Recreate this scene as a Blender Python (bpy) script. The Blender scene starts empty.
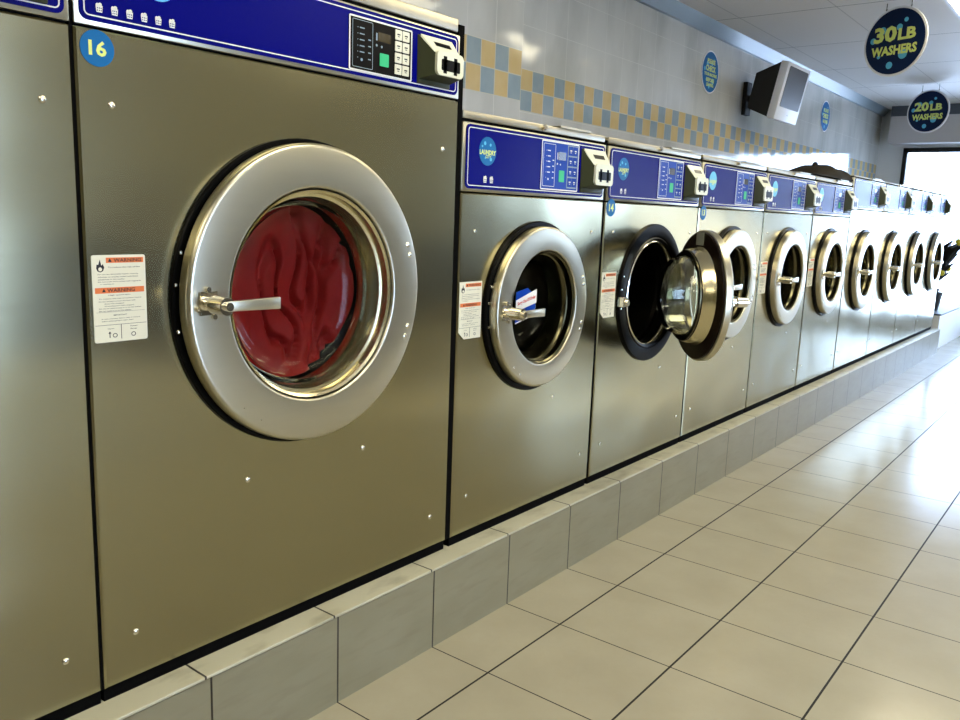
import bpy, bmesh, math, random
from mathutils import Vector, Matrix, noise
random.seed(4)
PI = math.pi
scene = bpy.context.scene
COL = scene.collection

# ------------------------------------------------------------ materials
def nt(name):
    m = bpy.data.materials.new(name); m.use_nodes = True
    n = m.node_tree.nodes; b = n['Principled BSDF']
    return m, m.node_tree, n, b
def mat(name, col, rough=.5, metal=0., emit=0., coat=0., trans=0., spec=.5, ior=1.45):
    m, t, n, b = nt(name)
    b.inputs['Base Color'].default_value = (*col, 1); b.inputs['Roughness'].default_value = rough
    b.inputs['Metallic'].default_value = metal; b.inputs['Coat Weight'].default_value = coat
    b.inputs['Transmission Weight'].default_value = trans; b.inputs['IOR'].default_value = ior
    b.inputs['Specular IOR Level'].default_value = spec
    if emit:
        b.inputs['Emission Color'].default_value = (*col, 1); b.inputs['Emission Strength'].default_value = emit
    return m
def math_node(t, op, a, b=None, c=None):
    n = t.nodes.new('ShaderNodeMath'); n.operation = op
    for i, v in enumerate((a, b, c)):
        if v is None: continue
        if isinstance(v, (int, float)): n.inputs[i].default_value = v
        else: t.links.new(v, n.inputs[i])
    return n.outputs[0]
def mixc(t, f, a, b):
    n = t.nodes.new('ShaderNodeMix'); n.data_type = 'RGBA'
    for k, v in ((0, f), (6, a), (7, b)):
        if isinstance(v, (int, float)): n.inputs[k].default_value = v
        elif isinstance(v, tuple): n.inputs[k].default_value = (*v, 1)
        else: t.links.new(v, n.inputs[k])
    return n.outputs[2]
def coords(t):
    g = t.nodes.new('ShaderNodeNewGeometry'); s = t.nodes.new('ShaderNodeSeparateXYZ')
    t.links.new(g.outputs['Position'], s.inputs[0]); return g.outputs['Position'], s.outputs[0], s.outputs[1], s.outputs[2]
def noise_node(t, vec, scale, detail=2, sc=(1, 1, 1)):
    mp = t.nodes.new('ShaderNodeMapping'); mp.inputs['Scale'].default_value = sc
    t.links.new(vec, mp.inputs[0])
    n = t.nodes.new('ShaderNodeTexNoise'); n.inputs['Scale'].default_value = scale; n.inputs['Detail'].default_value = detail
    t.links.new(mp.outputs[0], n.inputs['Vector']); return n.outputs[0]
def bump(t, b, h, strength, dist):
    n = t.nodes.new('ShaderNodeBump'); n.inputs['Strength'].default_value = strength; n.inputs['Distance'].default_value = dist
    t.links.new(h, n.inputs['Height']); t.links.new(n.outputs[0], b.inputs['Normal'])
def steel(name, col, rough, wav=.35, grain=(1, 1, 60)):
    m, t, n, b = nt(name); p, x, y, z = coords(t)
    b.inputs['Metallic'].default_value = 1
    g = noise_node(t, p, 6, 1.5, grain); w = noise_node(t, p, 2.2, 1, (1, 1, 1.3))
    t.links.new(mixc(t, g, tuple(c * .97 for c in col), tuple(min(1, c * 1.03) for c in col)), b.inputs['Base Color'])
    t.links.new(math_node(t, 'ADD', math_node(t, 'MULTIPLY', g, .02), rough - .01), b.inputs['Roughness'])
    bump(t, b, w, wav, .03)
    return m
M = {}
M['steel'] = steel('brushed_steel', (.37, .345, .225), .20, .26)
M['ring'] = steel('ring_steel', (.56, .53, .42), .30, .03, (1, 1, 12))
M['chrome'] = mat('chrome', (.8, .77, .68), .15, 1)
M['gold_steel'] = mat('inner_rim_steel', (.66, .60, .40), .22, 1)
M['shaded_rim'] = mat('inner_rim_shaded_steel', (.11, .10, .06), .22, 1)  # same rim steel, darkened to paint the shade inside the smaller doors
M['lid'] = mat('lid_steel', (.52, .48, .38), .38, 1)
M['black'] = mat('black_rubber', (.003, .003, .003), .3, ior=1.15)
M['tag'] = mat('grey_tag', (.42, .44, .34), .5)
M['gap'] = mat('joint_and_gap_shade', (.003, .003, .003), .9, spec=.05)  # painted shade for the gaps round the washers, also the kerb joint
M['navy'] = mat('navy_panel', (.002, .003, .16), .25, spec=.5, ior=1.15)
M['white'] = mat('white_print', (.8, .8, .8), .5)
M['blackp'] = mat('black_panel', (.003, .003, .004), .3, ior=1.2)
M['bluep'] = mat('blue_panel', (.003, .045, .36), .3, ior=1.22)
M['key'] = mat('cream_key', (.75, .74, .62), .5)
M['keyb'] = mat('grey_blue_key', (.25, .33, .42), .5)
M['green'] = mat('green_key', (.03, .5, .22), .4)
M['display'] = mat('display', (.03, .022, .008), .15)
M['cyan'] = mat('sticker_blue', (.0, .13, .38), .45, spec=.25)
M['cyan2'] = mat('bubble_blue', (.10, .48, .72), .4)
M['yellow'] = mat('lime_print', (.70, .80, .22), .5)
M['label'] = mat('label_white', (.78, .76, .62), .55)
M['orange'] = mat('label_orange', (.75, .19, .05), .55)
M['redp'] = mat('label_red', (.55, .03, .02), .55)
M['ink'] = mat('label_ink', (.01, .01, .015), .6)
M['coin'] = mat('coin_box_white', (.72, .73, .58), .35)
M['coind'] = mat('coin_box_green', (.035, .04, .016), .45, spec=.3)
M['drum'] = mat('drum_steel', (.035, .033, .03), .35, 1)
M['glass'] = mat('door_glass', (.93, .97, .90), .02, trans=1)
M['darkback'] = mat('door_liner', (.008, .003, .002), .3, ior=1.2)
M['signb'] = mat('sign_navy', (.003, .014, .06), .4, spec=.2)
M['tv'] = mat('tv_white', (.75, .75, .78), .4)
M['tvback'] = mat('tv_back', (.006, .005, .004), .6)
M['screen'] = mat('tv_screen', (.05, .045, .042), .35, spec=.2)
M['brown'] = mat('dark_brown_cloth', (.014, .010, .004), .8, spec=.15)
M['leaf'] = mat('dark_leaf', (.004, .007, .006), .6)
M['flower'] = mat('yellow_flower', (.6, .5, .02), .6)
M['paint'] = mat('white_paint', (.84, .84, .83), .6)
M['wallup'] = mat('cream_wall', (.36, .34, .26), .7); M['reflboard'] = mat('unseen_reflection_board', (.03, .024, .012), .5)
M['frame'] = mat('black_frame', (.006, .006, .006), .5)
M['cornice'] = mat('blue_grey_cornice', (.30, .38, .44), .3)
M['soffit'] = mat('soffit_beige', (.58, .54, .52), .6)
M['soffitd'] = mat('soffit_band', (.07, .08, .10), .5)
M['wallp'] = mat('olive_wall', (.12, .11, .06), .7)
M['ground'] = mat('outside_concrete', (.62, .62, .62), .9)
M['clearglass'] = mat('window_glass', (1, 1, 1), .0, trans=1, ior=1.02)

def thin_glass(name, tint, ior):
    m = bpy.data.materials.new(name); m.use_nodes = True; t = m.node_tree; t.nodes.remove(t.nodes['Principled BSDF'])
    tr = t.nodes.new('ShaderNodeBsdfTransparent'); tr.inputs[0].default_value = (*tint, 1)
    gl = t.nodes.new('ShaderNodeBsdfGlossy'); gl.inputs['Roughness'].default_value = .03
    fr = t.nodes.new('ShaderNodeFresnel'); fr.inputs[0].default_value = ior; mx = t.nodes.new('ShaderNodeMixShader')
    t.links.new(fr.outputs[0], mx.inputs[0]); t.links.new(tr.outputs[0], mx.inputs[1]); t.links.new(gl.outputs[0], mx.inputs[2])
    t.links.new(mx.outputs[0], t.nodes['Material Output'].inputs[0]); return m
M['thin'] = thin_glass('closed_door_glass', (.96, .98, .94), 1.16)
M['clearglass'] = thin_glass('window_glass', (.97, .98, .98), 1.3)
def grout_mask(t, v, off, pitch, half):
    f = math_node(t, 'FRACT', math_node(t, 'DIVIDE', math_node(t, 'SUBTRACT', v, off), pitch))
    d = math_node(t, 'MINIMUM', f, math_node(t, 'SUBTRACT', 1., f))
    return math_node(t, 'LESS_THAN', d, half / pitch)
def line_mask(t, v, at, half):
    return math_node(t, 'LESS_THAN', math_node(t, 'ABSOLUTE', math_node(t, 'SUBTRACT', v, at)), half)
def wall_tile(name, xoff, pitch, first, zt, zm, zb):
    m, t, n, b = nt(name); p, x, y, z = coords(t)
    ns = noise_node(t, p, 3.5, 4, (1, 1, .45))
    mr = t.nodes.new('ShaderNodeMapRange'); mr.inputs[1].default_value = .42; mr.inputs[2].default_value = .72; t.links.new(ns, mr.inputs[0])
    base = mixc(t, mr.outputs[0], (.62, .61, .56), (.47, .465, .42))
    gx = grout_mask(t, x, xoff, pitch * 2, .0016); gz = grout_mask(t, z, zt, .205, .0014)
    base = mixc(t, math_node(t, 'MAXIMUM', gx, gz), base, (.70, .69, .63))
    # checker band, two rows
    u = math_node(t, 'FLOOR', math_node(t, 'DIVIDE', math_node(t, 'SUBTRACT', x, xoff), pitch))
    r = math_node(t, 'GREATER_THAN', z, zm)
    par = math_node(t, 'FRACT', math_node(t, 'MULTIPLY', math_node(t, 'ADD', math_node(t, 'ADD', u, r), 1001. + first), .5))
    odd = math_node(t, 'GREATER_THAN', par, .25)
    n2 = noise_node(t, p, 14, 3)
    ye = mixc(t, n2, (.60, .41, .15), (.68, .52, .25)); bl = mixc(t, n2, (.23, .32, .36), (.36, .42, .43))
    acc = mixc(t, odd, ye, bl)
    ga = math_node(t, 'MAXIMUM', grout_mask(t, x, xoff, pitch, .0022), math_node(t, 'MAXIMUM', line_mask(t, z, zm, .0022), math_node(t, 'MAXIMUM', line_mask(t, z, zt, .0022), line_mask(t, z, zb, .0022))))
    acc = mixc(t, ga, acc, (.60, .56, .42))
    inb = math_node(t, 'MULTIPLY', math_node(t, 'GREATER_THAN', z, zb), math_node(t, 'LESS_THAN', z, zt))
    t.links.new(mixc(t, inb, base, acc), b.inputs['Base Color'])
    b.inputs['Roughness'].default_value = .09
    bump(t, b, noise_node(t, p, 5, 1), .12, .02)
    return m
M['walltile'] = wall_tile('wall_tiles', 3.461, .1003, 0, 1.855, 1.755, 1.656)
M['walltile2'] = wall_tile('pillar_tiles', 3.17, .0985, 1, 1.87, 1.762, 1.654)

def floor_mat():
    m, t, n, b = nt('floor_tiles'); p, x, y, z = coords(t)
    ns = noise_node(t, p, 5, 5); n2 = noise_node(t, p, 60, 2)
    c = mixc(t, ns, (.34, .31, .23), (.44, .41, .315)); c = mixc(t, math_node(t, 'MULTIPLY', n2, .25), c, (.34, .30, .22))
    g = math_node(t, 'MAXIMUM', grout_mask(t, x, 1.219, .3375, .0017), grout_mask(t, y, -.246, .34, .0027))
    t.links.new(mixc(t, g, c, (.012, .010, .008)), b.inputs['Base Color'])
    t.links.new(math_node(t, 'ADD', math_node(t, 'MULTIPLY', g, .5), math_node(t, 'ADD', math_node(t, 'MULTIPLY', ns, .08), .13)), b.inputs['Roughness'])
    b.inputs['IOR'].default_value = 1.3
    bump(t, b, math_node(t, 'SUBTRACT', 1., g), .5, .002)
    return m
M['floor'] = floor_mat()
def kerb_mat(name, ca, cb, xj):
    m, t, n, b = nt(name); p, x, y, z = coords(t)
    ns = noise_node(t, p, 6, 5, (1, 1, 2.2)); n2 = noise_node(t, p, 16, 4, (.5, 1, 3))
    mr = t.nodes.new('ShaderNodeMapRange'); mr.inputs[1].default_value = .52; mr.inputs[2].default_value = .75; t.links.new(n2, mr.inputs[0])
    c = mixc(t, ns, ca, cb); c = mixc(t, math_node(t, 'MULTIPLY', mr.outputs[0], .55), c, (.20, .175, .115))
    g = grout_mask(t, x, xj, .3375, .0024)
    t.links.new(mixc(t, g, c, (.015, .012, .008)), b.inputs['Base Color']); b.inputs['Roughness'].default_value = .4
    return m
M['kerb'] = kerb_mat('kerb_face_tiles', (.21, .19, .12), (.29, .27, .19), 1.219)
M['kerbtop'] = kerb_mat('kerb_cap_tiles', (.50, .48, .36), (.58, .56, .43), 1.205)
def ceil_mat():
    m, t, n, b = nt('ceiling_tiles'); p, x, y, z = coords(t)
    g = math_node(t, 'MAXIMUM', grout_mask(t, x, 5.56, 1.09, .004), math_node(t, 'MULTIPLY', grout_mask(t, y, .86, .61, .004), .35))
    ns = noise_node(t, p, 1.5, 3)
    c = mixc(t, ns, (.76, .72, .70), (.82, .79, .77))
    t.links.new(mixc(t, g, c, (.16, .15, .15)), b.inputs['Base Color']); b.inputs['Roughness'].default_value = .55
    return m
M['ceiling'] = ceil_mat()
def red_mat():
    m, t, n, b = nt('red_fleece'); p, x, y, z = coords(t)
    ns = noise_node(t, p, 40, 4)
    t.links.new(mixc(t, ns, (.17, .004, .005), (.27, .008, .009)), b.inputs['Base Color']); b.inputs['Roughness'].default_value = .6
    b.inputs['Specular IOR Level'].default_value = .15
    return m
M['red'] = red_mat()

# ------------------------------------------------------------ mesh helpers
def obj(name, bm, m, parent=None, smooth=None, mats=None):
    bmesh.ops.recalc_face_normals(bm, faces=bm.faces) if smooth is not False else None
    me = bpy.data.meshes.new(name); bm.to_mesh(me); bm.free()
    for k in (mats or [m]): me.materials.append(M[k])
    if smooth:
        for p in me.polygons: p.use_smooth = True
        me.set_sharp_from_angle(angle=math.radians(smooth))
    o = bpy.data.objects.new(name, me); COL.objects.link(o)
    if parent: o.parent = parent
    return o
def thing(name, label, cat, loc, group=None, rot=(0, 0, 0)):
    o = bpy.data.objects.new(name, None); COL.objects.link(o); o.empty_display_size = .1
    o.location = loc; o.rotation_euler = rot; o['label'] = label; o['category'] = cat
    if group: o['group'] = group
    return o
def struct(o): o['kind'] = 'structure'; return o
def box(bm, x0, x1, y0, y1, z0, z1, bev=0, mi=0):
    r = bmesh.ops.create_cube(bm, size=1)['verts']
    for v in r:
        v.co = Vector(((x0 + x1) / 2 + v.co.x * (x1 - x0), (y0 + y1) / 2 + v.co.y * (y1 - y0), (z0 + z1) / 2 + v.co.z * (z1 - z0)))
    fs = set(f for v in r for f in v.link_faces)
    for f in fs: f.material_index = mi
    if bev:
        es = list(set(e for v in r for e in v.link_edges))
        bmesh.ops.bevel(bm, geom=es, offset=bev, segments=2, profile=.5, affect='EDGES', material=mi)
    return bm
def B(*a, **k): return box(bmesh.new(), *a, **k)
def lathe(bm, prof, cx=0, cz=0, n=72, cap0=False, cap1=False, mi=0):
    """profile of (radius, y) turned about an axis parallel to Y"""
    rows = []
    for r, y in prof:
        rows.append([bm.verts.new((cx + r * math.cos(2 * PI * i / n), y, cz + r * math.sin(2 * PI * i / n))) for i in range(n)])
    for a, b in zip(rows, rows[1:]):
        for i in range(n):
            f = bm.faces.new((a[i], a[(i + 1) % n], b[(i + 1) % n], b[i])); f.material_index = mi
    if cap0: bm.faces.new(rows[0])
    if cap1: bm.faces.new(rows[-1])
    return bm
def rrect(x0, x1, z0, z1, r, n=5):
    pts = []
    for cx, cz, a in ((x1 - r, z1 - r, 0), (x0 + r, z1 - r, 90), (x0 + r, z0 + r, 180), (x1 - r, z0 + r, 270)):
        for i in range(n + 1):
            t = math.radians(a + 90 * i / n); pts.append((cx + r * math.cos(t), cz + r * math.sin(t)))
    return pts
def plate(bm, pts, y0, y1, mi=0):
    """prism: outline pts (x,z), front at y0 (towards the room), back at y1"""
    a = [bm.verts.new((x, y0, z)) for x, z in pts]; b = [bm.verts.new((x, y1, z)) for x, z in pts]
    f = bm.faces.new(a); f.material_index = mi
    f = bm.faces.new(list(reversed(b))); f.material_index = mi
    for i in range(len(pts)):
        j = (i + 1) % len(pts); f = bm.faces.new((a[i], b[i], b[j], a[j])); f.material_index = mi
    return bm
def outline(bm, x0, x1, z0, z1, r, w, y0, y1, mi=0):
    o = rrect(x0, x1, z0, z1, r); i_ = rrect(x0 + w, x1 - w, z0 + w, z1 - w, max(r - w, .0005)); n = len(o)
    vs = [[bm.verts.new((x, y, z)) for x, z in L] for L, y in ((o, y1), (o, y0), (i_, y0), (i_, y1))]
    for a, b in zip(vs, vs[1:] + vs[:1]):
        for k in range(n):
            f = bm.faces.new((a[k], a[(k + 1) % n], b[(k + 1) % n], b[k])); f.material_index = mi
    return bm
def disc(bm, cx, cz, r, y0, y1, n=40, sx=1, mi=0):
    return plate(bm, [(cx + sx * r * math.cos(2 * PI * i / n), cz + r * math.sin(2 * PI * i / n)) for i in range(n)], y0, y1, mi)
def cyl(bm, a, b, r0, r1=None, n=20):
    a = Vector(a); b = Vector(b); d = b - a; r1 = r0 if r1 is None else r1
    mt = Matrix.Translation((a + b) / 2) @ d.to_track_quat('Z', 'Y').to_matrix().to_4x4()
    bmesh.ops.create_cone(bm, cap_ends=True, segments=n, radius1=r0, radius2=r1, depth=d.length, matrix=mt); return bm
def sphere(bm, c, r, sy=1, n=10):
    bmesh.ops.create_uvsphere(bm, u_segments=n, v_segments=max(4, n // 2), radius=r, matrix=Matrix.Translation(c) @ Matrix.Diagonal((1, sy, 1, 1))); return bm
_fc = {}
def text_bm(bm, s, cx, cz, w=None, h=None, y=0, bold=.0, mi=0, thick=.0003):
    """lettering in the XZ plane facing -Y, fitted to width w and/or height h"""
    cu = bpy.data.curves.new('t', 'FONT'); cu.body = s; cu.size = 1; cu.offset = bold; cu.resolution_u = 2
    ob = bpy.data.objects.new('t', cu); COL.objects.link(ob)
    dg = bpy.context.evaluated_depsgraph_get(); me = bpy.data.meshes.new_from_object(ob.evaluated_get(dg))
    bpy.data.objects.remove(ob); bpy.data.curves.remove(cu)
    if not me.vertices: return bm
    xs = [v.co.x for v in me.vertices]; ys = [v.co.y for v in me.vertices]
    W = max(xs) - min(xs); Hh = max(ys) - min(ys)
    sx = (w / W) if w else (h / Hh); sz = (h / Hh) if h else sx
    mx, my = (max(xs) + min(xs)) / 2, (max(ys) + min(ys)) / 2
    vs = [bm.verts.new((cx + (v.co.x - mx) * sx, y, cz + (v.co.y - my) * sz)) for v in me.vertices]
    for p in me.polygons:
        try: f = bm.faces.new([vs[i] for i in p.vertices]); f.material_index = mi
        except ValueError: pass
    bpy.data.meshes.remove(me)
    return bm

# ------------------------------------------------------------ the setting
YR, XE, XW, ZC = -4.4, 10.6, -2.5, 2.47       # right wall, end wall, near wall, ceiling
struct(obj('floor', B(XW - .2, XE + .2, YR - .2, 1.3, -.1, 0), 'floor'))
struct(obj('ceiling', B(XW - .2, XE + .2, YR - .2, 1.3, ZC, ZC + .1), 'ceiling'))
struct(obj('wall_left', B(XW - .2, XE + .2, 1.1, 1.3, 0, ZC), 'walltile'))
struct(obj('wall_pillar', B(XW, 3.17, .89, 1.1, 0, ZC), 'walltile2'))
struct(obj('wall_near', B(XW - .2, XW, YR, 1.1, 0, ZC), 'wallp'))
b = B(3.17, XE, 1.02, 1.1, 2.40, ZC)
for v in b.verts:                                                   # cove profile
    if v.co.y < 1.05 and v.co.z < 2.43: v.co.y += .055
struct(obj('trim_1', b, 'cornice'))
b = B(XW, 3.17, .81, .89, 2.40, ZC)
for v in b.verts:
    if v.co.y < .85 and v.co.z < 2.43: v.co.y += .055
struct(obj('trim_2', b, 'cornice'))
# unseen right wall: doorway placed for the sun patch, window sized for the light
b = bmesh.new()
OP = [(.985, 2.0, 0, 2.1), (8.6, 10.3, 1.0, 2.1)]
xs = XW
for x0, x1, z0, z1 in OP:
    box(b, xs, x0, YR - .2, YR, 0, ZC); box(b, x0, x1, YR - .2, YR, z1, ZC)
    if z0: box(b, x0, x1, YR - .2, YR, 0, z0)
    xs = x1
box(b, xs, XE, YR - .2, YR, 0, ZC)
struct(obj('wall_right', b, 'wallup', smooth=False))
struct(obj('trim_9', B(2.0, XE - .3, YR, YR + .02, 0, .95), 'reflboard'))  # unseen dark board, added for the dark band reflected in the steel
# end wall (the shop front)
WY0, WY1, WZ0, WZ1 = -1.6, .83, .12, 2.04
b = bmesh.new()
box(b, XE, XE + .2, WY1, 1.1, 0, ZC); box(b, XE, XE + .2, YR, WY0, 0, ZC); box(b, XE, XE + .2, WY0, WY1, WZ1, ZC); box(b, XE, XE + .2, WY0, WY1, 0, WZ0)
struct(obj('wall_end', b, 'paint', smooth=False))
wf = bmesh.new()
for y0, y1 in ((WY1 - .045, WY1), (WY0, WY0 + .045), (-.62, -.58)): box(wf, XE - .02, XE + .05, y0, y1, WZ0, WZ1)
box(wf, XE - .02, XE + .05, WY0, WY1, WZ1 - .05, WZ1); box(wf, XE - .02, XE + .05, WY0, WY1, WZ0, WZ0 + .05)
w1 = struct(obj('window_1', wf, 'frame', smooth=False))
g = bmesh.new(); box(g, XE + .01, XE + .016, WY0, WY1, WZ0, WZ1); obj('window_pane', g, 'clearglass', w1)
# bulkhead over the shop front
b = B(XE - .3, XE, YR, .94, 2.07, 2.36); box(b, XE - .3, XE, YR, .94, 2.36, ZC, mi=1)
struct(obj('trim_3', b, 'soffit', mats=['soffit', 'soffitd']))
# tiled kerb the washers stand on
KY, KX0, KX1, KZ = -.058, -1.4, 8.75, .2254
struct(obj('trim_4', B(KX0, KX1, KY, 1.1, 0, KZ - .009), 'kerb'))
struct(obj('trim_5', B(KX0, KX1, KY - .003, 1.1, KZ - .007, KZ, bev=.002), 'kerbtop'))
struct(obj('trim_6', B(KX0, KX1, KY + .003, 1.09, KZ - .009, KZ - .007), 'gap'))
# low white window ledge beyond the row
struct(obj('trim_7', B(8.95, XE, -.01, 1.1, 0, .33, mi=0), 'paint'))
struct(obj('trim_8', B(8.95, XE, -.02, 1.1, .33, .345), 'frame'))
struct(obj('ground', B(XE + .2, 40, -25, 20, -.15, -.05), 'ground'))

# ------------------------------------------------------------ washers
def basket(bm, cx, cz, s, y):
    w = s
    plate(bm, [(cx - .42 * w, cz + .25 * w), (cx - .34 * w, cz - .5 * w), (cx + .34 * w, cz - .5 * w), (cx + .42 * w, cz + .25 * w)], y, y + .0004, 0)
    disc(bm, cx - .2 * w, cz + .3 * w, .2 * w, y, y + .0004, 10); disc(bm, cx + .12 * w, cz + .36 * w, .22 * w, y, y + .0004, 10)
    for k in range(3):
        for j in range(2):
            xx = cx + (-.22 + .22 * k) * w; zz = cz + (-.3 + .26 * j) * w
            box(bm, xx - .05 * w, xx + .05 * w, y - .0004, y, zz - .07 * w, zz + .07 * w, mi=1)

def warning_label(root, x0, z0, w, h, cut=False, rich=True):
    r = .004; pts = rrect(x0, x0 + w, z0, z0 + h, r, 3)
    if cut: pts = [(x0, z0 + h), (x0, z0 + .13 * h), (x0 + .25 * w, z0), (x0 + w, z0), (x0 + w, z0 + h)][::-1]
    lab = obj('warning_label', plate(bmesh.new(), pts, -.0016, -.0004), 'label', root)
    lab['label'] = 'white warning sticker with orange headings'
    b = bmesh.new(); y = -.0019
    X = lambda u: x0 + u * w
    Z = lambda v: z0 + h - v * h
    box(b, X(.26), X(.96), y, -.0016, Z(.09), Z(.03), mi=1); box(b, X(.04), X(.96), y, -.0016, Z(.435), Z(.37), mi=1)
    if rich:
        text_bm(b, 'WARNING', X(.66), Z(.06), w * .52, h * .042, y - .0002, .02)
        text_bm(b, 'WARNING', X(.52), Z(.402), w * .52, h * .045, y - .0002, .02)
        for cx, cz in ((X(.33), Z(.06)), (X(.2), Z(.402))):
            plate(b, [(cx - .035 * w, cz - .018 * h), (cx + .035 * w, cz - .018 * h), (cx, cz + .022 * h)], y - .0003, y)
        # flame pictogram
        plate(b, [(X(.08), Z(.15)), (X(.10), Z(.18)), (X(.15), Z(.195)), (X(.20), Z(.18)), (X(.225), Z(.14)), (X(.20), Z(.10)), (X(.175), Z(.12)), (X(.15), Z(.05)), (X(.12), Z(.11)), (X(.09), Z(.105))], y, -.0016)
        disc(b, X(.15), Z(.16), .035 * w, y - .0004, y, 12, mi=2)
        L = [('To reduce the risk of fire', .14, .6, .29), ('Do not use flammable liquids, cleaning', .22, .75, .1), ('solvents, or articles soiled with these', .25, .75, .1), ('substances, in this washer.', .278, .5, .1),
             ('Do not wash items soiled with vegetable', .305, .8, .1), ('or cooking oil.', .332, .25, .14), ('High speed spin.', .46, .42, .28), ('To reduce the risk of serious injury:', .50, .8, .1),
             ('Do not attempt to open the door until', .53, .68, .1), ('drum has stopped', .557, .36, .2), ('all moving parts have stopped', .584, .55, .2), ('Do not let children play in or on the washer.', .611, .8, .1), ('Do not reach in or on the washer.', .638, .6, .1),
             ('IMPORTANT', .69, .25, .36), ('In case of power failure wait 3 minutes', .73, .72, .14), ('before attempting to open door.', .757, .6, .14), ('Open', .845, .12, .24), ('Power', .83, .14, .67), ('Reset', .862, .12, .67)]
        for s, v, ww, lx in L: text_bm(b, s, X(lx + ww / 2), Z(v), w * ww, h * .015, y, .012)
    else:
        for k, v in enumerate((.14, .22, .25, .28, .31, .47, .51, .54, .57, .60, .63, .70, .74)):
            box(b, X(.12), X(.6 + .25 * ((k * 7) % 4) / 3), y, -.0016, Z(v + .008), Z(v))
        plate(b, [(X(.08), Z(.17)), (X(.2), Z(.17)), (X(.15), Z(.05))], y, -.0016)
    box(b, X(.02), X(.98), y, -.0016, Z(.802), Z(.798)); box(b, X(.49), X(.5), y, -.0016, Z(.97), Z(.80)); box(b, X(.04), X(.96), y, -.0016, Z(.652), Z(.65))
    box(b, X(.27), X(.285), y, -.0016, Z(.95), Z(.885)); plate(b, [(X(.25), Z(.9)), (X(.305), Z(.9)), (X(.278), Z(.875))], y, -.0016)
    outline(b, X(.33), X(.42), Z(.95), Z(.90), .004, .0012, y, -.0016); outline(b, X(.68), X(.77), Z(.95), Z(.90), .004, .0012, y, -.0016)
    obj('label_print', b, 'ink', lab, mats=['ink', 'orange', 'label'], smooth=False)

def number_sticker(root, cx, cz, r, s):
    st = obj('number_sticker', disc(bmesh.new(), cx, cz, r, -.0015, -.0004), 'cyan', root)
    st['label'] = 'round blue sticker with the number ' + s
    obj('number', text_bm(bmesh.new(), s, cx, cz, r * 1.05, r * .85, -.002, .03), 'yellow', st, smooth=False)

def door(root, name, cx, cz, R, ri, rg, glassR, sgn=1, hingebolts=((.135, .105),), glassD=None, big=False):
    """door ring, rim, glass bowl, handle and bolts around (cx, cz)"""
    k = R / .313
    rim = -.042 if big else -.036
    e = .010 * k; q1 = .007 * k
    prof = [(R * .985, rim + .026), (R, rim + .024)] + [(R - e + e * math.cos(t), rim + e * .6 - e * math.sin(t)) for t in [PI / 2 * i / 6 for i in range(7)]]
    prof += [(ri + q1 - q1 * math.sin(t), rim - e * .4 - .002 + q1 - q1 * math.cos(t)) for t in [PI / 2 * i / 6 for i in range(7)]] + [(ri * .985, rim + .012), (ri * .975, rim + .026), (R * .985, rim + .026)]
    d = obj(name, lathe(bmesh.new(), prof, cx, cz, 120), 'ring', root, smooth=24)
    prof = [(ri * .985, rim + .0), (ri * .96, rim + .004), (ri * .955, rim + .022), (ri * .925, rim + .024), (rg, rim + .03), (rg * .985, .0), (rg * .97, .05), (ri * .975, .05), (ri * .98, rim + .027)]
    obj('inner_rim', lathe(bmesh.new(), prof, cx, cz, 96), 'gold_steel' if big else 'shaded_rim', d, smooth=35)
    g = glassR; q = glassD or .11 * k
    prof = [(g, .006), (g * .985, .006 + q * .5), (g * .9, .006 + q * .85), (g * .7, .006 + q), (g * .35, .006 + q * 1.06), (.001, .006 + q * 1.08),
            (.001, .001 + q * 1.08 - .004), (g * .35, q * 1.06 - .003), (g * .68, q - .004), (g * .86, q * .82 - .004), (g * .94, q * .45), (g * .95, .0)]
    obj('door_glass', lathe(bmesh.new(), prof + [prof[0]], cx, cz, 64), 'glass' if glassD and not big else 'thin', d, smooth=60)
    # handle on the left
    hx = cx - (R + ri) / 2 * (1.0 if not big else 1.02)
    y0 = rim - .006
    L = .062 * (1 if big else .95)
    h = bmesh.new(); cyl(h, (hx, y0 + .004, cz), (hx, y0 - L * .35, cz), .0135, .0125); cyl(h, (hx, y0 - L * .38, cz), (hx, y0 - L, cz), .0175, .0165)
    cyl(h, (hx, y0 - L * .9, cz), (hx, y0 - L - .008, cz), .008)
    ha = obj('door_handle', h, 'chrome', d, smooth=35)
    LL = .118 if big else .105
    lv = bmesh.new(); box(lv, hx, hx + LL, y0 - L - .003, y0 - L + .006, cz - .0115, cz + .0115, bev=.0015)
    for v in lv.verts:
        if v.co.x < hx + .05: v.co.z = cz + (v.co.z - cz) * .8
    obj('lever', lv, 'ring', ha, smooth=30)
    for dx, dz in ((.0, .026), (.012, -.026), (-.022, -.01)): obj('mount_bolt', cyl(bmesh.new(), (hx + dx * k, y0 + .004, cz + dz), (hx + dx * k, y0 - .006, cz + dz), .005, n=10), 'chrome', d, smooth=40)
    bb = bmesh.new(); box(bb, hx - .018, hx + .02, y0 - .002, y0 + .002, cz - .022, cz + .022)
    obj('handle_mount', bb, 'chrome', ha)
    rr = (R + ri) / 2 * 1.08
    for a in ((22, 16, -16, -22) if not big else (21, 16, -18, -23)):
        obj('hinge_bolt', sphere(bmesh.new(), (cx + rr * math.cos(math.radians(a)), y0 + .004, cz + rr * math.sin(math.radians(a))), .0075 if not big else .008, .6), 'chrome', d, smooth=60)
    for a in (-122, -132): obj('door_screw', sphere(bmesh.new(), (cx + rr * math.cos(math.radians(a)), y0 + .004, cz + rr * math.sin(math.radians(a))), .0045, .6), 'chrome', d, smooth=60)
    return d

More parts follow.
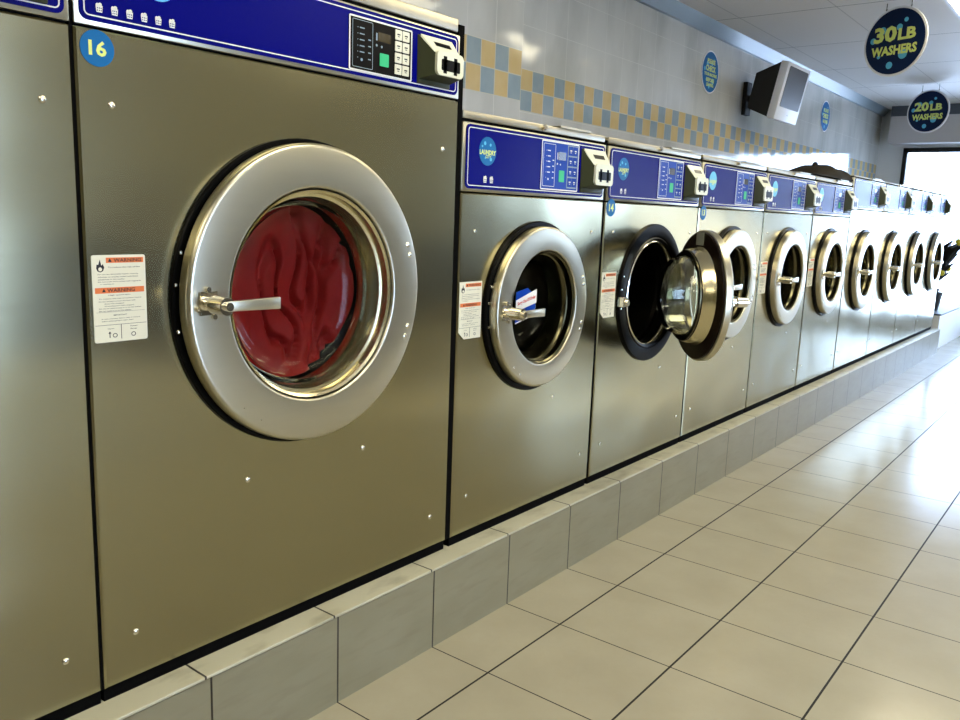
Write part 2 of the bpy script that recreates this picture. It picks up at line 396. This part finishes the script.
def coin_box(root, x0, x1, z0, z1, depth):
    """wedge shaped coin slide box on the fascia"""
    b = B(x0, x1, -.006, .0, z0, z1, bev=.002)
    mz = (z0 + z1) / 2; h = z1 - z0; w = x1 - x0
    back = [(x0 + .01 * w, z1 - .02 * h), (x1 - .02 * w, z1 - .02 * h), (x1 - .02 * w, z0 + .1 * h), (x0 + .01 * w, z0 + .1 * h)]
    fr = [(x0 + .16 * w, z0 + .62 * h), (x1 - .04 * w, z0 + .62 * h), (x1 - .04 * w, z0 + .18 * h), (x0 + .16 * w, z0 + .18 * h)]
    A = [b.verts.new((x, -.006, z)) for x, z in back]; C = [b.verts.new((x, -depth * .85, z)) for x, z in fr]
    for i in range(4): b.faces.new((A[i], A[(i + 1) % 4], C[(i + 1) % 4], C[i]))
    b.faces.new(C)
    c = obj('coin_box', b, 'coind', root, smooth=25)
    # pale top shell and front bezel
    b = bmesh.new(); t = .003
    P = [(back[0][0] + .02 * w, -.010, back[0][1] + t), (back[1][0], -.010, back[1][1] + t), (fr[1][0] + .01 * w, -depth * .8, fr[1][1] + t * 1.4), (fr[0][0], -depth * .8, fr[0][1] + t * 1.4)]
    vs = [b.verts.new(p) for p in P]; b.faces.new(vs); vs2 = [b.verts.new((p[0], p[1], p[2] - .006)) for p in P]; b.faces.new(vs2[::-1])
    for i in range(4): b.faces.new((vs[i], vs2[i], vs2[(i + 1) % 4], vs[(i + 1) % 4]))
    plate(b, rrect(fr[0][0], fr[1][0] + .02 * w, fr[2][1], fr[0][1] + .006, .012), -depth, -depth * .78)
    obj('coin_bezel', b, 'coin', c, smooth=30)
    b = bmesh.new(); zc = (fr[0][1] + fr[2][1]) / 2
    fx0, fx1 = fr[0][0], fr[1][0]; fw = fx1 - fx0
    plate(b, rrect(fx0 + .16 * fw, fx1 - .12 * fw, zc - .013, zc + .013, .004), -depth - .0006, -depth + .001)
    for u in (.3, .7): box(b, fx0 + fw * u - .006, fx0 + fw * u + .006, -depth - .0006, -depth + .001, zc - .019, zc + .02)
    obj('coin_slot', b, 'blackp', c, smooth=False); b = bmesh.new()
    q0, q1 = Vector(P[0]), Vector(P[3]); u0 = q0.lerp(q1, .35); u1 = q0.lerp(q1, .62)
    vs = [b.verts.new((x, yy - .0006, zz + .0008)) for x, yy, zz in ((x0 + .3 * w, u0.y, u0.z), (x1 - .2 * w, u0.y, u0.z), (x1 - .2 * w, u1.y, u1.z), (x0 + .32 * w, u1.y, u1.z))]
    b.faces.new(vs)
    obj('top_window', b, 'blackp', c, smooth=False)

def washer(x0, x1, zb, zf, zt, zl, cx, cz, R, label, number=None, big=False, gap=.013, far=False, opened=False, tall=False, logo=True, warn=True):
    r = thing('front_load_washer', label, 'washing machine', (x0, 0, KZ), 'row of front load washers')
    W = x1 - x0; cx -= x0; cz -= KZ; zb -= KZ; zf -= KZ; zt -= KZ; zl -= KZ; D = .84
    hole = R * .80 if not opened else .205
    # cabinet shell: front panel with a real round hole
    b = bmesh.new(); N = 96; bv = .0035
    zs = zf - .004
    def rectpt(a, X0, X1, Z0, Z1):
        dx, dz = math.cos(a), math.sin(a)
        t = min(((X1 - cx) / dx if dx > 1e-9 else (X0 - cx) / dx if dx < -1e-9 else 1e9), ((Z1 - cz) / dz if dz > 1e-9 else (Z0 - cz) / dz if dz < -1e-9 else 1e9))
        return cx + dx * t, cz + dz * t
    angs = [2 * PI * i / N for i in range(N)]
    for X, Z in ((bv, zb + bv), (W - bv, zb + bv), (W - bv, zs - bv), (bv, zs - bv)): angs.append(math.atan2(Z - cz, X - cx) % (2 * PI))
    angs = sorted(set(round(a, 6) for a in angs)); n = len(angs)
    inn2 = [b.verts.new((cx + hole * math.cos(a), .05, cz + hole * math.sin(a))) for a in angs]
    inn = [b.verts.new((cx + hole * math.cos(a), 0, cz + hole * math.sin(a))) for a in angs]
    out = [b.verts.new((*[(lambda p: (p[0], 0, p[1]))(rectpt(a, bv, W - bv, zb + bv, zs - bv))][0],)) for a in angs]
    def grow(p):
        x, z = p; x = 0 if x < bv + 1e-5 else W if x > W - bv - 1e-5 else x; z = zb if z < zb + bv + 1e-5 else zs if z > zs - bv - 1e-5 else z
        return x, z
    o2 = [b.verts.new((grow((v.co.x, v.co.z))[0], bv, grow((v.co.x, v.co.z))[1])) for v in out]
    o3 = [b.verts.new((v.co.x, .12 if 1 else D, v.co.z)) for v in o2]
    for A_, B_ in ((inn2, inn), (inn, out), (out, o2), (o2, o3)):
        for i in range(n): b.faces.new((A_[i], B_[i], B_[(i + 1) % n], A_[(i + 1) % n]))
    box(b, .0, W, .12, D, zb, zl - .006)
    bmesh.ops.delete(b, geom=[f for f in b.faces if abs(f.calc_center_median().y - .12) < 1e-4 and len(f.verts) == 4 and f.calc_area() > .3 * W], context='FACES')
    obj('cabinet', b, 'steel', r, smooth=None)
    obj('side_gap_shade', B(W, W + gap, .004, D - .01, zb, zl - .012), 'gap', r)  # black filler standing in for the shade between neighbouring cabinets
    obj('base_gap_shade', B(.0, W, .007, D - .05, 0, zb), 'gap', r)  # black base set forward to paint the shade under the cabinet
    # fascia housing
    hb = B(.0, W, .0, .12, zf, zt + .004, bev=.003); obj('fascia_housing', hb, 'ring', r, smooth=30)
    obj('shadow_gap', B(.004, W - .004, .008, .12, zf - .005, zl - .008), 'gap', r)
    m = .009 if big else .012
    fx0, fx1, fz0, fz1 = m, W - m, zf + .008, zt - .001
    if tall: fx0, fx1 = .012, W - .012
    fas = obj('control_fascia', plate(bmesh.new(), rrect(fx0, fx1, fz0, fz1, .014), -.0025, .001), 'navy', r)
    ol = outline(bmesh.new(), fx0 + .007, fx1 - .007, fz0 + .007, fz1 - .007, .009, .0022, -.003, -.0024)
    obj('fascia_outline', ol, 'white', fas)
    # lid
    lb = B(-.0 + .003, W - .003, .004, D, zt + .012, zl, bev=.003)
    lid = obj('lid', lb, 'lid', r, smooth=30)
    if not big:
        kb = cyl(bmesh.new(), (W * .5, .01, zl - .012), (W * .5, -.008, zl - .008), .008); obj('lid_catch', kb, 'chrome', lid, smooth=40)
    if not big:
        hb = B(W * .62, W * .86, -.001, .06, zl - .001, zl + .005, bev=.001); obj('lid_grip', hb, 'lid', lid)
    # logo + baskets
    H_ = fz1 - fz0
    if logo and not big:
        lx, lz = .102, fz0 + H_ * .61
        lg = obj('logo_sticker', disc(bmesh.new(), lx, lz, .037, -.0032, -.0024), 'cyan2' if far else 'cyan', fas); lg['label'] = 'round blue logo sticker'
        b2 = text_bm(bmesh.new(), 'LAUNDRY', lx, lz - .003, .070, .013, -.0036, .04); text_bm(b2, 'CITY', lx + .003, lz - .014, .025, .008, -.0036, .03)
        obj('logo_lettering', b2, 'yellow', lg, smooth=False)
        b2 = bmesh.new()
        for dx, dz, rr in ((-.013, .02, .005), (.011, .017, .004), (-.024, .012, .003), (.014, -.02, .005), (-.01, -.018, .0025)): disc(b2, lx + dx, lz + dz, rr, -.0036, -.003, 12)
        obj('logo_bubble', b2, 'cyan2', lg)
    b2 = bmesh.new()
    if big:
        for i in range(6): basket(b2, .738 - .696 + .0264 * i, fz0 + .022, .014, -.0035)
    else:
        for i in range(2): basket(b2, .094 + .028 * i, fz0 + .026, .017, -.0035)
    obj('load_symbol', b2, 'white', fas, mats=['white', 'navy'], smooth=False)
    if big:
        lg = obj('logo_sticker', disc(bmesh.new(), .15, fz0 + .09, .036, -.0032, -.0024), 'cyan2', fas); lg['label'] = 'round light blue logo sticker'
    # control panel
    if big: px0, px1, pz0, pz1 = .594, .792, zf + .017, zf + .131
    elif tall: px0, px1, pz0, pz1 = W - .36, W - .165, fz0 + .02, fz1 - .014
    else: px0, px1, pz0, pz1 = W - .378, W - .174, fz0 + .012, fz1 - .010
    pw, ph = px1 - px0, pz1 - pz0; pm = 'blackp' if big else 'bluep'
    cp = obj('control_panel', plate(bmesh.new(), rrect(px0, px1, pz0, pz1, .004), -.0042, -.002), pm, r)
    ol = outline(bmesh.new(), px0, px1, pz0, pz1, .004, .0035, -.0048, -.004); obj('panel_outline', ol, 'white', cp)
    ol = outline(bmesh.new(), px0 + .05 * pw, px0 + .36 * pw, pz0 + .07 * ph, pz1 - .06 * ph, .003, .0012, -.0046, -.004)
    for i in range(6):
        disc(ol, px0 + .13 * pw, pz1 - (.2 + .11 * i) * ph, .0011, -.0046, -.004, 8)
        if i < 5: box(ol, px0 + .16 * pw, px0 + .23 * pw, -.0046, -.004, pz1 - (.21 + .11 * i) * ph, pz1 - (.19 + .11 * i) * ph)
    disc(ol, px0 + .19 * pw, pz1 - .78 * ph, .0032, -.0046, -.004, 12)
    for i in range(4): box(ol, px0 + .29 * pw, px0 + .33 * pw, -.0046, -.004, pz1 - (.40 + .12 * i) * ph, pz1 - (.38 + .12 * i) * ph)
    box(ol, px0 + .41 * pw, px0 + .43 * pw, -.0046, -.004, pz1 - .36 * ph, pz1 - .22 * ph)
    disc(ol, px0 + .42 * pw, pz1 - .45 * ph, .0028, -.0046, -.004, 10); disc(ol, px0 + .5 * pw, pz1 - .46 * ph, .0026, -.0046, -.004, 10)
    obj('panel_print', ol, 'keyb' if big else 'white', cp, smooth=False)
    obj('display', B(px0 + .44 * pw, px0 + .64 * pw, -.0052, -.004, pz1 - .37 * ph, pz1 - .2 * ph), 'display', cp)
    obj('start_key', plate(bmesh.new(), rrect(px0 + .47 * pw, px0 + .61 * pw, pz0 + .18 * ph, pz0 + .42 * ph, .002), -.0056, -.004), 'green', cp)
    if not big: obj('keypad_plate', B(px0 + .69 * pw, px0 + .96 * pw, -.0048, -.004, pz0 + .06 * ph, pz1 - .04 * ph), 'keyb', cp)
    for i in range(2):
        for j in range(4):
            kx = px0 + (.71 + .125 * i) * pw; kz = pz0 + (.09 + .22 * j) * ph
            kb = plate(bmesh.new(), rrect(kx, kx + .11 * pw, kz, kz + .19 * ph, .0015), -.0062, -.0045)
            box(kb, kx + .03 * pw, kx + .08 * pw, -.0064, -.0062, kz + .09 * ph, kz + .115 * ph, mi=1); box(kb, kx + .04 * pw, kx + .07 * pw, -.0064, -.0062, kz + .055 * ph, kz + .07 * ph, mi=1)
            obj('key', kb, 'key' if big else 'bluep', cp, mats=['key' if big else 'bluep', 'ink' if big else 'key'], smooth=False)
    # coin box
    if big: coin_box(r, .812, .930, zf + .018, zf + .128, .050)
    else: coin_box(r, W - .156, W - .022, fz0 + .012, fz1 - .018, .045)
    # gasket, drum
    ex = .0095 if big else .015
    gb = lathe(bmesh.new(), [(hole, .0), (hole, -.006), (R * .90, -.010), (R + ex - .003, -.009), (R + ex, -.006), (R + ex, -.0005), (hole, -.0005)], cx, cz, 80)
    gk = obj('door_seal', gb, 'black', r, smooth=35)
    for a in (174, 163, 190): obj('seal_screw', sphere(bmesh.new(), (cx + (R + .002) * math.cos(math.radians(a)), -.010, cz + (R + .002) * math.sin(math.radians(a))), .004, .6), 'chrome', gk)
    dr = [(hole - .001, .0), (hole - .001, .05), (hole * .93, .055), (hole * .93, .07), (hole * 1.1, .09), (hole * 1.1, .50), (hole * .9, .52), (.001, .53)]
    if opened: dr = [(hole + .002, -.004), (hole - .004, -.010), (hole - .012, -.006), (hole - .016, .03), (hole - .010, .05), (hole - .022, .055), (hole - .024, .07), (hole * 1.1, .09), (hole * 1.1, .50), (hole * .9, .52), (.001, .53)]
    obj('drum', lathe(bmesh.new(), dr, cx, cz, 64), 'drum', r, smooth=35, )
    if opened:
        obj('drum_rim', lathe(bmesh.new(), [(hole - .012, -.004), (hole - .016, -.007), (hole - .020, -.004), (hole - .021, .012), (hole - .012, .012), (hole - .012, -.004)], cx, cz, 64), 'chrome', r, smooth=60)
    # screws
    if big: S = [(.058, zf - .122), (.915, zf - .126), (.063, zb + .092), (.902, zb + .088), (.651, zb + .332), (.321, zb + .331)]
    else: S = [(.061, zf - .103), (W - .064, zf - .104), (.061, zb + .108), (W - .058, zb + .10), (W - .247, zb + .329)]
    for x, z in S: obj('cabinet_screw', sphere(bmesh.new(), (x, -.0005, z), .0065 if big else .0055, .5, 12), 'chrome', r, smooth=60)
    # door
    if big: door(r, 'door', cx, cz, R, .222, .205, .197, glassD=.05, big=True)
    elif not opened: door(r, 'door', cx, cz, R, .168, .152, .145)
    else:
        hx, hy = cx + R - .03, -.01
        piv = bpy.data.objects.new('door', None); COL.objects.link(piv); piv.parent = r
        ring_bm = bmesh.new(); bpy.data.objects.remove(piv)
        d = door(r, 'door', cx, cz, R, .168, .150, .146, glassD=.105)
        # dark inner liner, visible because this door is open
        ln = lathe(bmesh.new(), [(R * .975, -.0085), (R * .97, -.003), (.178, -.002), (.172, .0), (.168, .02), (.165, .045), (.160, .048), (.158, .04), (.158, .0), (.166, -.009)], cx, cz, 80)
        l_ = obj('door_liner', ln, 'darkback', d, smooth=35)
        obj('liner_sleeve', lathe(bmesh.new(), [(.180, -.0015), (.174, .012), (.172, .03), (.162, .048), (.156, .05), (.156, .0), (.180, -.0015)], cx, cz, 80), 'gold_steel', d, smooth=35)
        obj('inspection_tag', B(cx - .03, cx + .035, -.0035, -.0005, cz + R * .77, cz + R * .965), 'tag', d)
        th = math.radians(opened)
        mt = Matrix.Translation((hx, hy, 0)) @ Matrix.Rotation(th, 4, 'Z') @ Matrix.Translation((-hx, -hy, 0))
        d.matrix_local = mt
        ar = bmesh.new()
        for s in (.06, -.06): box(ar, cx + R - .01, hx + .012, -.026, -.004, cz + s - .018, cz + s + .018, bev=.002)
        obj('door_hinge', ar, 'chrome', r)
        lt = bmesh.new(); box(lt, cx - R - .015, cx - R + .018, -.028, -.004, cz - .035, cz - .0, bev=.002); cyl(lt, (cx - R + .008, -.014, cz - .02), (cx - R + .008, -.034, cz - .02), .01)
        obj('door_latch', lt, 'chrome', r)
    if number: number_sticker(r, (.037 if big else .036), zf - (.034 if big else .022), .029 if big else .029, number)
    if warn:
        if big: warning_label(r, .010, zf - .525, .098, .152)
        else: warning_label(r, .004, zf - .392, .096, .155, cut=not far, rich=not far)
    return r

zb = .252
specs = []
G1 = 'large steel front load washer partly cut off by the left edge of the photo'
washer(-.275, .690, zb, 1.428, 1.577, 1.62, .205, .965, .313, G1, None, big=True, gap=.005)
washer(.696, 1.668, zb, 1.428, 1.577, 1.62, 1.172, .965, .313, 'largest steel washer, numbered 16, with red laundry behind its round window', '16', big=True, gap=.021)
washer(1.690, 2.4235, zb, 1.203, 1.375, 1.407, 2.052, .878, .238, 'smaller steel washer right beside number 16, with a notice behind its door handle', None)
washer(2.440, 3.180, zb, 1.203, 1.375, 1.407, 2.812, .878, .238, 'steel washer numbered 14 whose round door hangs wide open', '14', opened=46)
washer(3.195, 3.925, zb, 1.203, 1.375, 1.407, 3.56, .878, .238, 'steel washer numbered 13, half hidden behind the open door of its neighbour', '13', far=True, warn=False)
washer(3.940, 4.675, zb, 1.203, 1.375, 1.407, 4.31, .878, .238, 'steel washer with low blue panel, second to the right of the open door', None, far=True)
washer(4.690, 5.417, zb, 1.203, 1.375, 1.407, 5.055, .878, .238, 'steel washer under the dark brown bag, last with a low blue panel', None, far=True)
TL = ['first of the taller blue panelled washers, right beside the brown bag', 'second of the four taller washers near the shop front', 'third of the four taller washers near the shop front', 'farthest washer at the window end of the row']
for (a, c), l in zip([(5.432, 6.225), (6.238, 7.045), (7.058, 7.855), (7.868, 8.665)], TL):
    washer(a, c, zb, 1.255, 1.435, 1.455, (a + c) / 2, .865, .25, l, None, far=True, tall=True, logo=False, warn=False)

# ------------------------------------------------------------ laundry, notice, bag
def laundry():
    b = bmesh.new(); R = .190; cx, cz = 1.172, .965
    rings = 44; seg = 110; rows = []
    for i in range(rings + 1):
        u = i / rings; r = R * u; row = []
        for j in range(seg if i else 1):
            a = 2 * PI * j / seg; x = r * math.cos(a); z = r * math.sin(a)
            base = .072 - .022 * u ** 6
            p = Vector((x * 9 + 3.1, 0, z * 9)); w = noise.noise_vector(p * .8) * .5
            rd = 1 - abs(noise.noise(Vector((x * 20 + 2 + w.x * 2, 1.3, z * 7 + w.z * 2)))) * 6
            amp = 1 if x > -.02 else max(.12, 1 + (x + .02) * 14)
            y = base + max(0, .25 + noise.noise(p)) * .02 + max(0, rd) * .022 * amp
            row.append(b.verts.new((cx + x, y, cz + z)))
        rows.append(row)
    for i in range(rings):
        A_, B_ = rows[i], rows[i + 1]
        for j in range(seg):
            if i == 0: b.faces.new((A_[0], B_[j], B_[(j + 1) % seg]))
            else: b.faces.new((A_[j], B_[j], B_[(j + 1) % seg], A_[(j + 1) % seg]))
    back = [b.verts.new((v.co.x, .40, v.co.z)) for v in rows[-1]]
    for j in range(seg): b.faces.new((rows[-1][j], back[j], back[(j + 1) % seg], rows[-1][(j + 1) % seg]))
    b.faces.new(back)
    o = obj('red_blanket', b, 'red', smooth=80)
    o['label'] = 'red fleece laundry bundled behind the round glass of washer 16'; o['category'] = 'laundry'
laundry()
n_ = thing('paper_notice', 'blue and white notice with red lettering behind the handle of the second washer', 'sign', (1.974, -.0462, .858))
b = bmesh.new(); plate(b, [(-.085, -.012), (.012, .008), (.012, .060), (-.03, .085), (-.085, .075)], -.001, .0)
obj('sheet', b, 'bluep', n_)
b = bmesh.new(); plate(b, [(-.085, .020), (.016, .040), (.016, .080), (-.085, .052)], -.0016, -.001); plate(b, [(-.085, -.015), (.012, .006), (.012, .009), (-.085, -.012)], -.0016, -.001)
obj('sheet_stripe', b, 'white', n_, smooth=False)
b = text_bm(bmesh.new(), 'Sorry Out Of Order', 0, 0, .088, .013, 0, .04)
for v in b.verts: v.co = Vector((v.co.x - .034, -.002, v.co.z + .049 + .2 * v.co.x))
obj('sheet_lettering', b, 'redp', n_, smooth=False)

def bag():
    r = thing('brown_bag', 'dark brown soft bag lying flat on top of the washers', 'bag', (4.945, .145, 1.414))
    b = bmesh.new(); nx, ny = 36, 14; top = {}; bot = {}
    for i in range(nx + 1):
        u = i / nx; x = -.36 + u * .83
        h = .012 + .052 * math.sin(min(1, max(0, (u - .15) / .55)) * PI / 2) ** 2 + .022 * math.exp(-((u - .68) / .1) ** 2) 
        for j in range(ny + 1):
            v = j / ny; y = -.145 + .3 * v; e = min(1, min(v, 1 - v) * 4, u * 9 + .2) ** .5
            nn = noise.noise(Vector((x * 7, y * 7, 0))) * .01
            top[i, j] = b.verts.new((x, y, max(.004, h * e + nn))); bot[i, j] = b.verts.new((x, y, .0))
    for i in range(nx):
        for j in range(ny):
            b.faces.new((top[i, j], top[i + 1, j], top[i + 1, j + 1], top[i, j + 1])); b.faces.new((bot[i, j], bot[i, j + 1], bot[i + 1, j + 1], bot[i + 1, j]))
    for i in range(nx):
        for j in (0, ny): b.faces.new((top[i, j], bot[i, j], bot[i + 1, j], top[i + 1, j]))
    for j in range(ny):
        for i in (0, nx): b.faces.new((top[i, j], top[i, j + 1], bot[i, j + 1], bot[i, j]))
    obj('pouch', b, 'brown', r, smooth=50)
    b = bmesh.new(); pts = [Vector((.17 + .04 * math.cos(t), .0, .060 + .028 * math.sin(t))) for t in [PI * k / 12 for k in range(13)]]
    for p, q in zip(pts, pts[1:]): cyl(b, p, q, .009, n=8)
    obj('carry_handle', b, 'brown', r, smooth=60)
bag()

# ------------------------------------------------------------ signs
def round_sign(name, label, loc, rot, R, lines, hang=None, white=1.07, ysize=1, group=None):
    r = thing(name, label, 'sign', loc, group=group, rot=rot)
    b = disc(bmesh.new(), 0, 0, R * white, -.002, .006 if hang else .003, 64); bd = obj('backing_disc', b, 'white', r)
    f = obj('sign_face', disc(bmesh.new(), 0, 0, R, -.004, -.002, 64), 'signb' if hang else 'cyan', r)
    b = bmesh.new()
    for s, z, w, h, *dx in lines: text_bm(b, s, (dx[0] * R if dx else 0), z * R, w * R, h * R, -.0052, .045)
    obj('sign_lettering', b, 'yellow', f, smooth=False)
    for dx, dz, rr in ((-.45, .38, .12), (.12, .42, .1), (.32, .62, .07), (-.75, .1, .1), (.32, -.42, .15), (-.1, -.72, .11), (-.5, -.42, .06)): obj('sign_bubble', disc(bmesh.new(), dx * R, dz * R, rr * R, -.0046, -.004, 20), 'cyan2', f)
    if hang:
        f2 = obj('sign_face', disc(bmesh.new(), 0, 0, R, .006, .008, 64), 'signb', r)
        for sx in (-.42, .42):
            z0 = R * .92; b = cyl(bmesh.new(), (sx * R, .002, z0), (sx * R, .002, hang), .0022, n=8)
            for k in range(2): cyl(b, (sx * R - .006, .002, z0 + .02 * k), (sx * R + .006, .002, z0 + .02 * k), .002, n=6)
            obj('hanging_wire', b, 'coind', r)
    return r
def at(px, py, depth):
    f = 828.; a = (px - 480) / f; bb = (py - 360) / f
    Rm = ((.61734135, -.11651496, .77801923), (-.78589837, -.1358465, .60324911), (.03540364, -.98385466, -.17543257))
    return Vector([depth * (k[0] * a + k[1] * bb + k[2]) for k in Rm]) + Vector((0, -1.3915, 1.15))
L30 = [('30', .25, .78, .50, -.34), ('LB', .20, .60, .36, .40), ('WASHERS', -.26, 1.55, .30)]
L20 = [('20', .25, .74, .46, -.34), ('LB', .20, .60, .34, .40), ('WASHERS', -.26, 1.55, .30)]
p = at(895, 41.5, 4.95); round_sign('hanging_sign', 'large round navy sign reading 30LB WASHERS, hanging from the ceiling on two wires', p, (0, 0, math.radians(-110)), .187, L30, hang=ZC - p.z)
p = at(928, 111.5, 7.75); round_sign('hanging_sign', 'smaller looking round navy sign reading 20LB WASHERS, hanging before the shop front bulkhead', p, (0, 0, math.radians(-106)), .183, L20, hang=ZC - p.z)
Lw = [('PLEASE', .52, 1.0, .24), ('CHECK', .17, 1.25, .30), ('YOUR MACHINE', -.13, 1.6, .17), ('BEFORE', -.40, 1.0, .2), ('LEAVING', -.64, .9, .18)]
round_sign('wall_sign', 'round blue sign starting with PLEASE CHECK on the tiled wall, left of the television', (5.70, 1.096, 2.165), (0, 0, 0), .133, Lw)
Lq = [('PLEASE', .40, 1.1, .26), ('CHECK', .02, 1.35, .32), ('MACHINE', -.36, 1.1, .26)]
round_sign('wall_sign', 'small looking round blue sign on the wall to the right of the television', (8.43, 1.096, 2.165), (0, 0, 0), .133, Lq)

# ------------------------------------------------------------ television
tvr = thing('wall_television', 'white framed television tilted down on a wall bracket under the ceiling', 'television', (6.39, .77, 2.09))
b = B(-.235, .235, -.03, .03, -.20, .20, bev=.008)
obj('tv_frame', b, 'tv', tvr, smooth=30)
obj('screen', plate(bmesh.new(), rrect(-.195, .195, -.105, .175, .01), -.032, -.028), 'screen', tvr)
b = B(-.225, .225, .03, .03 + .001, -.19, .19)
b = bmesh.new(); A_ = [b.verts.new(v) for v in ((-.228, .03, -.19), (.228, .03, -.19), (.228, .03, .19), (-.228, .03, .19))]; C_ = [b.verts.new(v) for v in ((-.16, .22, -.15), (.16, .22, -.15), (.16, .22, .1), (-.16, .22, .1))]
b.faces.new(A_); b.faces.new(C_[::-1])
for i in range(4): b.faces.new((A_[i], C_[i], C_[(i + 1) % 4], A_[(i + 1) % 4]))
obj('rear_housing', b, 'tvback', tvr, smooth=20)
b = bmesh.new(); text_bm(b, 'III', 0, -.15, .03, .008, -.031); obj('front_button', b, 'keyb', tvr)
for ch in tvr.children:
    ch.matrix_local = Matrix.Rotation(math.radians(-1), 4, 'Z') @ Matrix.Rotation(math.radians(11), 4, 'X')
b = bmesh.new(); box(b, -.05, .05, .30, .33, -.14, .10); cyl(b, (0, .31, -.02), (0, .12, -.02), .025)
obj('wall_bracket', b, 'tvback', tvr)

# ------------------------------------------------------------ plants on the ledge
def plant(x, y, label, seed):
    rnd = random.Random(seed)
    r = thing('potted_plant', label, 'plant', (x, y, .345), 'plants on the white window ledge')
    obj('pot', lathe(bmesh.new(), [(.001, 0), (.09, 0), (.12, .18), (.105, .18), (.1, .16), (.001, .16)], 0, 0, 24), 'tvback', r, smooth=40).rotation_euler = (PI / 2, 0, 0)
    b = bmesh.new(); fb = bmesh.new()
    for k in range(46):
        a = rnd.uniform(0, 2 * PI); t = rnd.uniform(.2, 1); l = rnd.uniform(.12, .5); o = Vector((0, 0, .16)); d = Vector((math.cos(a) * .3, math.sin(a) * .3, 1)).normalized()
        p1 = o + d * l; q = p1 + Vector((math.cos(a) * .12, math.sin(a) * .12, .03)); sd = Vector((-math.sin(a), math.cos(a), 0)) * .03
        v = [b.verts.new(c) for c in (o, (o + p1) / 2 + sd * .2, p1 + sd, q + d * .05, p1 - sd, (o + p1) / 2 - sd * .2)]; b.faces.new(v)
        if k % 6 == 0: sphere(fb, q + Vector((0, 0, .06)), .03, 1, 8)
    obj('foliage', b, 'leaf', r); obj('flower', fb, 'flower', r, smooth=60)
plant(9.35, .17, 'dark leaved potted plant with yellow flowers just past the end of the washer row', 3)
plant(9.95, .30, 'dark leaved potted plant with yellow flowers nearest the shop window', 8)

# ------------------------------------------------------------ lights
lm = mat('lamp_diffuser', (1., .91, .66), .5, emit=9.5); M['lamp'] = lm
def troffer(x, y, label):
    r = thing('ceiling_light', label, 'ceiling light', (x, y, ZC), 'fluorescent ceiling lights')
    b = outline(bmesh.new(), -.62, .62, -.30, .30, .004, .02, -.012, 0)
    for v in b.verts: v.co = Vector((v.co.x, v.co.z, v.co.y))
    obj('light_frame', b, 'tv', r)
    obj('diffuser', B(-.6, .6, -.28, .28, -.006, -.0005), 'lamp', r)
for x in (-.9, 1.5, 3.7, 5.9): troffer(x, -.85 if x < 5 else -.62, 'fluorescent ceiling light in the row nearer the washers')
for x in (-.9, 1.5, 3.9, 6.3): troffer(x, -2.9, 'fluorescent ceiling light in the row farther from the washers')

sun = bpy.data.lights.new('sun', 'SUN'); sun.energy = 12; sun.angle = .01; sun.color = (1, .97, .9)
so = bpy.data.objects.new('sun', sun); COL.objects.link(so)
el = math.radians(21.9); dv = Vector((.685 * math.cos(el), .728 * math.cos(el), -math.sin(el)))
so.rotation_euler = dv.to_track_quat('-Z', 'Y').to_euler()
w = bpy.data.worlds.new('sky'); scene.world = w; w.use_nodes = True
wb = w.node_tree.nodes['Background']; wb.inputs[0].default_value = (.50, .68, 1., 1); wb.inputs[1].default_value = 13.
pl = bpy.data.lights.new('window_portal', 'AREA'); pl.shape = 'RECTANGLE'; pl.size = 2.4; pl.size_y = 1.95; pl.cycles.is_portal = True
po = bpy.data.objects.new('window_portal', pl); COL.objects.link(po); po.location = (XE + .12, (WY0 + WY1) / 2, 1.08); po.rotation_euler = Vector((-1, 0, 0)).to_track_quat('-Z', 'Z').to_euler()

# ------------------------------------------------------------ camera
cam = bpy.data.cameras.new('camera'); co = bpy.data.objects.new('camera', cam); COL.objects.link(co); scene.camera = co
cam.sensor_width = 36; cam.lens = 828. / 960 * 36; cam.clip_start = .02; cam.clip_end = 200
Rw = Matrix(((.61734135, -.11651496, .77801923), (-.78589837, -.1358465, .60324911), (.03540364, -.98385466, -.17543257)))
mw = Rw @ Matrix(((1, 0, 0), (0, -1, 0), (0, 0, -1)))
co.matrix_world = Matrix.Translation((0, -1.3915, 1.15)) @ mw.to_4x4()
scene.view_settings.view_transform = 'Standard'; scene.view_settings.look = 'None'; scene.view_settings.gamma = 1; scene.view_settings.use_curve_mapping = False
scene.view_settings.exposure = .16
scene.cycles.use_denoising = True; scene.cycles.max_bounces = 8; scene.cycles.transmission_bounces = 8; scene.cycles.caustics_refractive = False; scene.cycles.caustics_reflective = False
scene.cycles.sample_clamp_indirect = 8
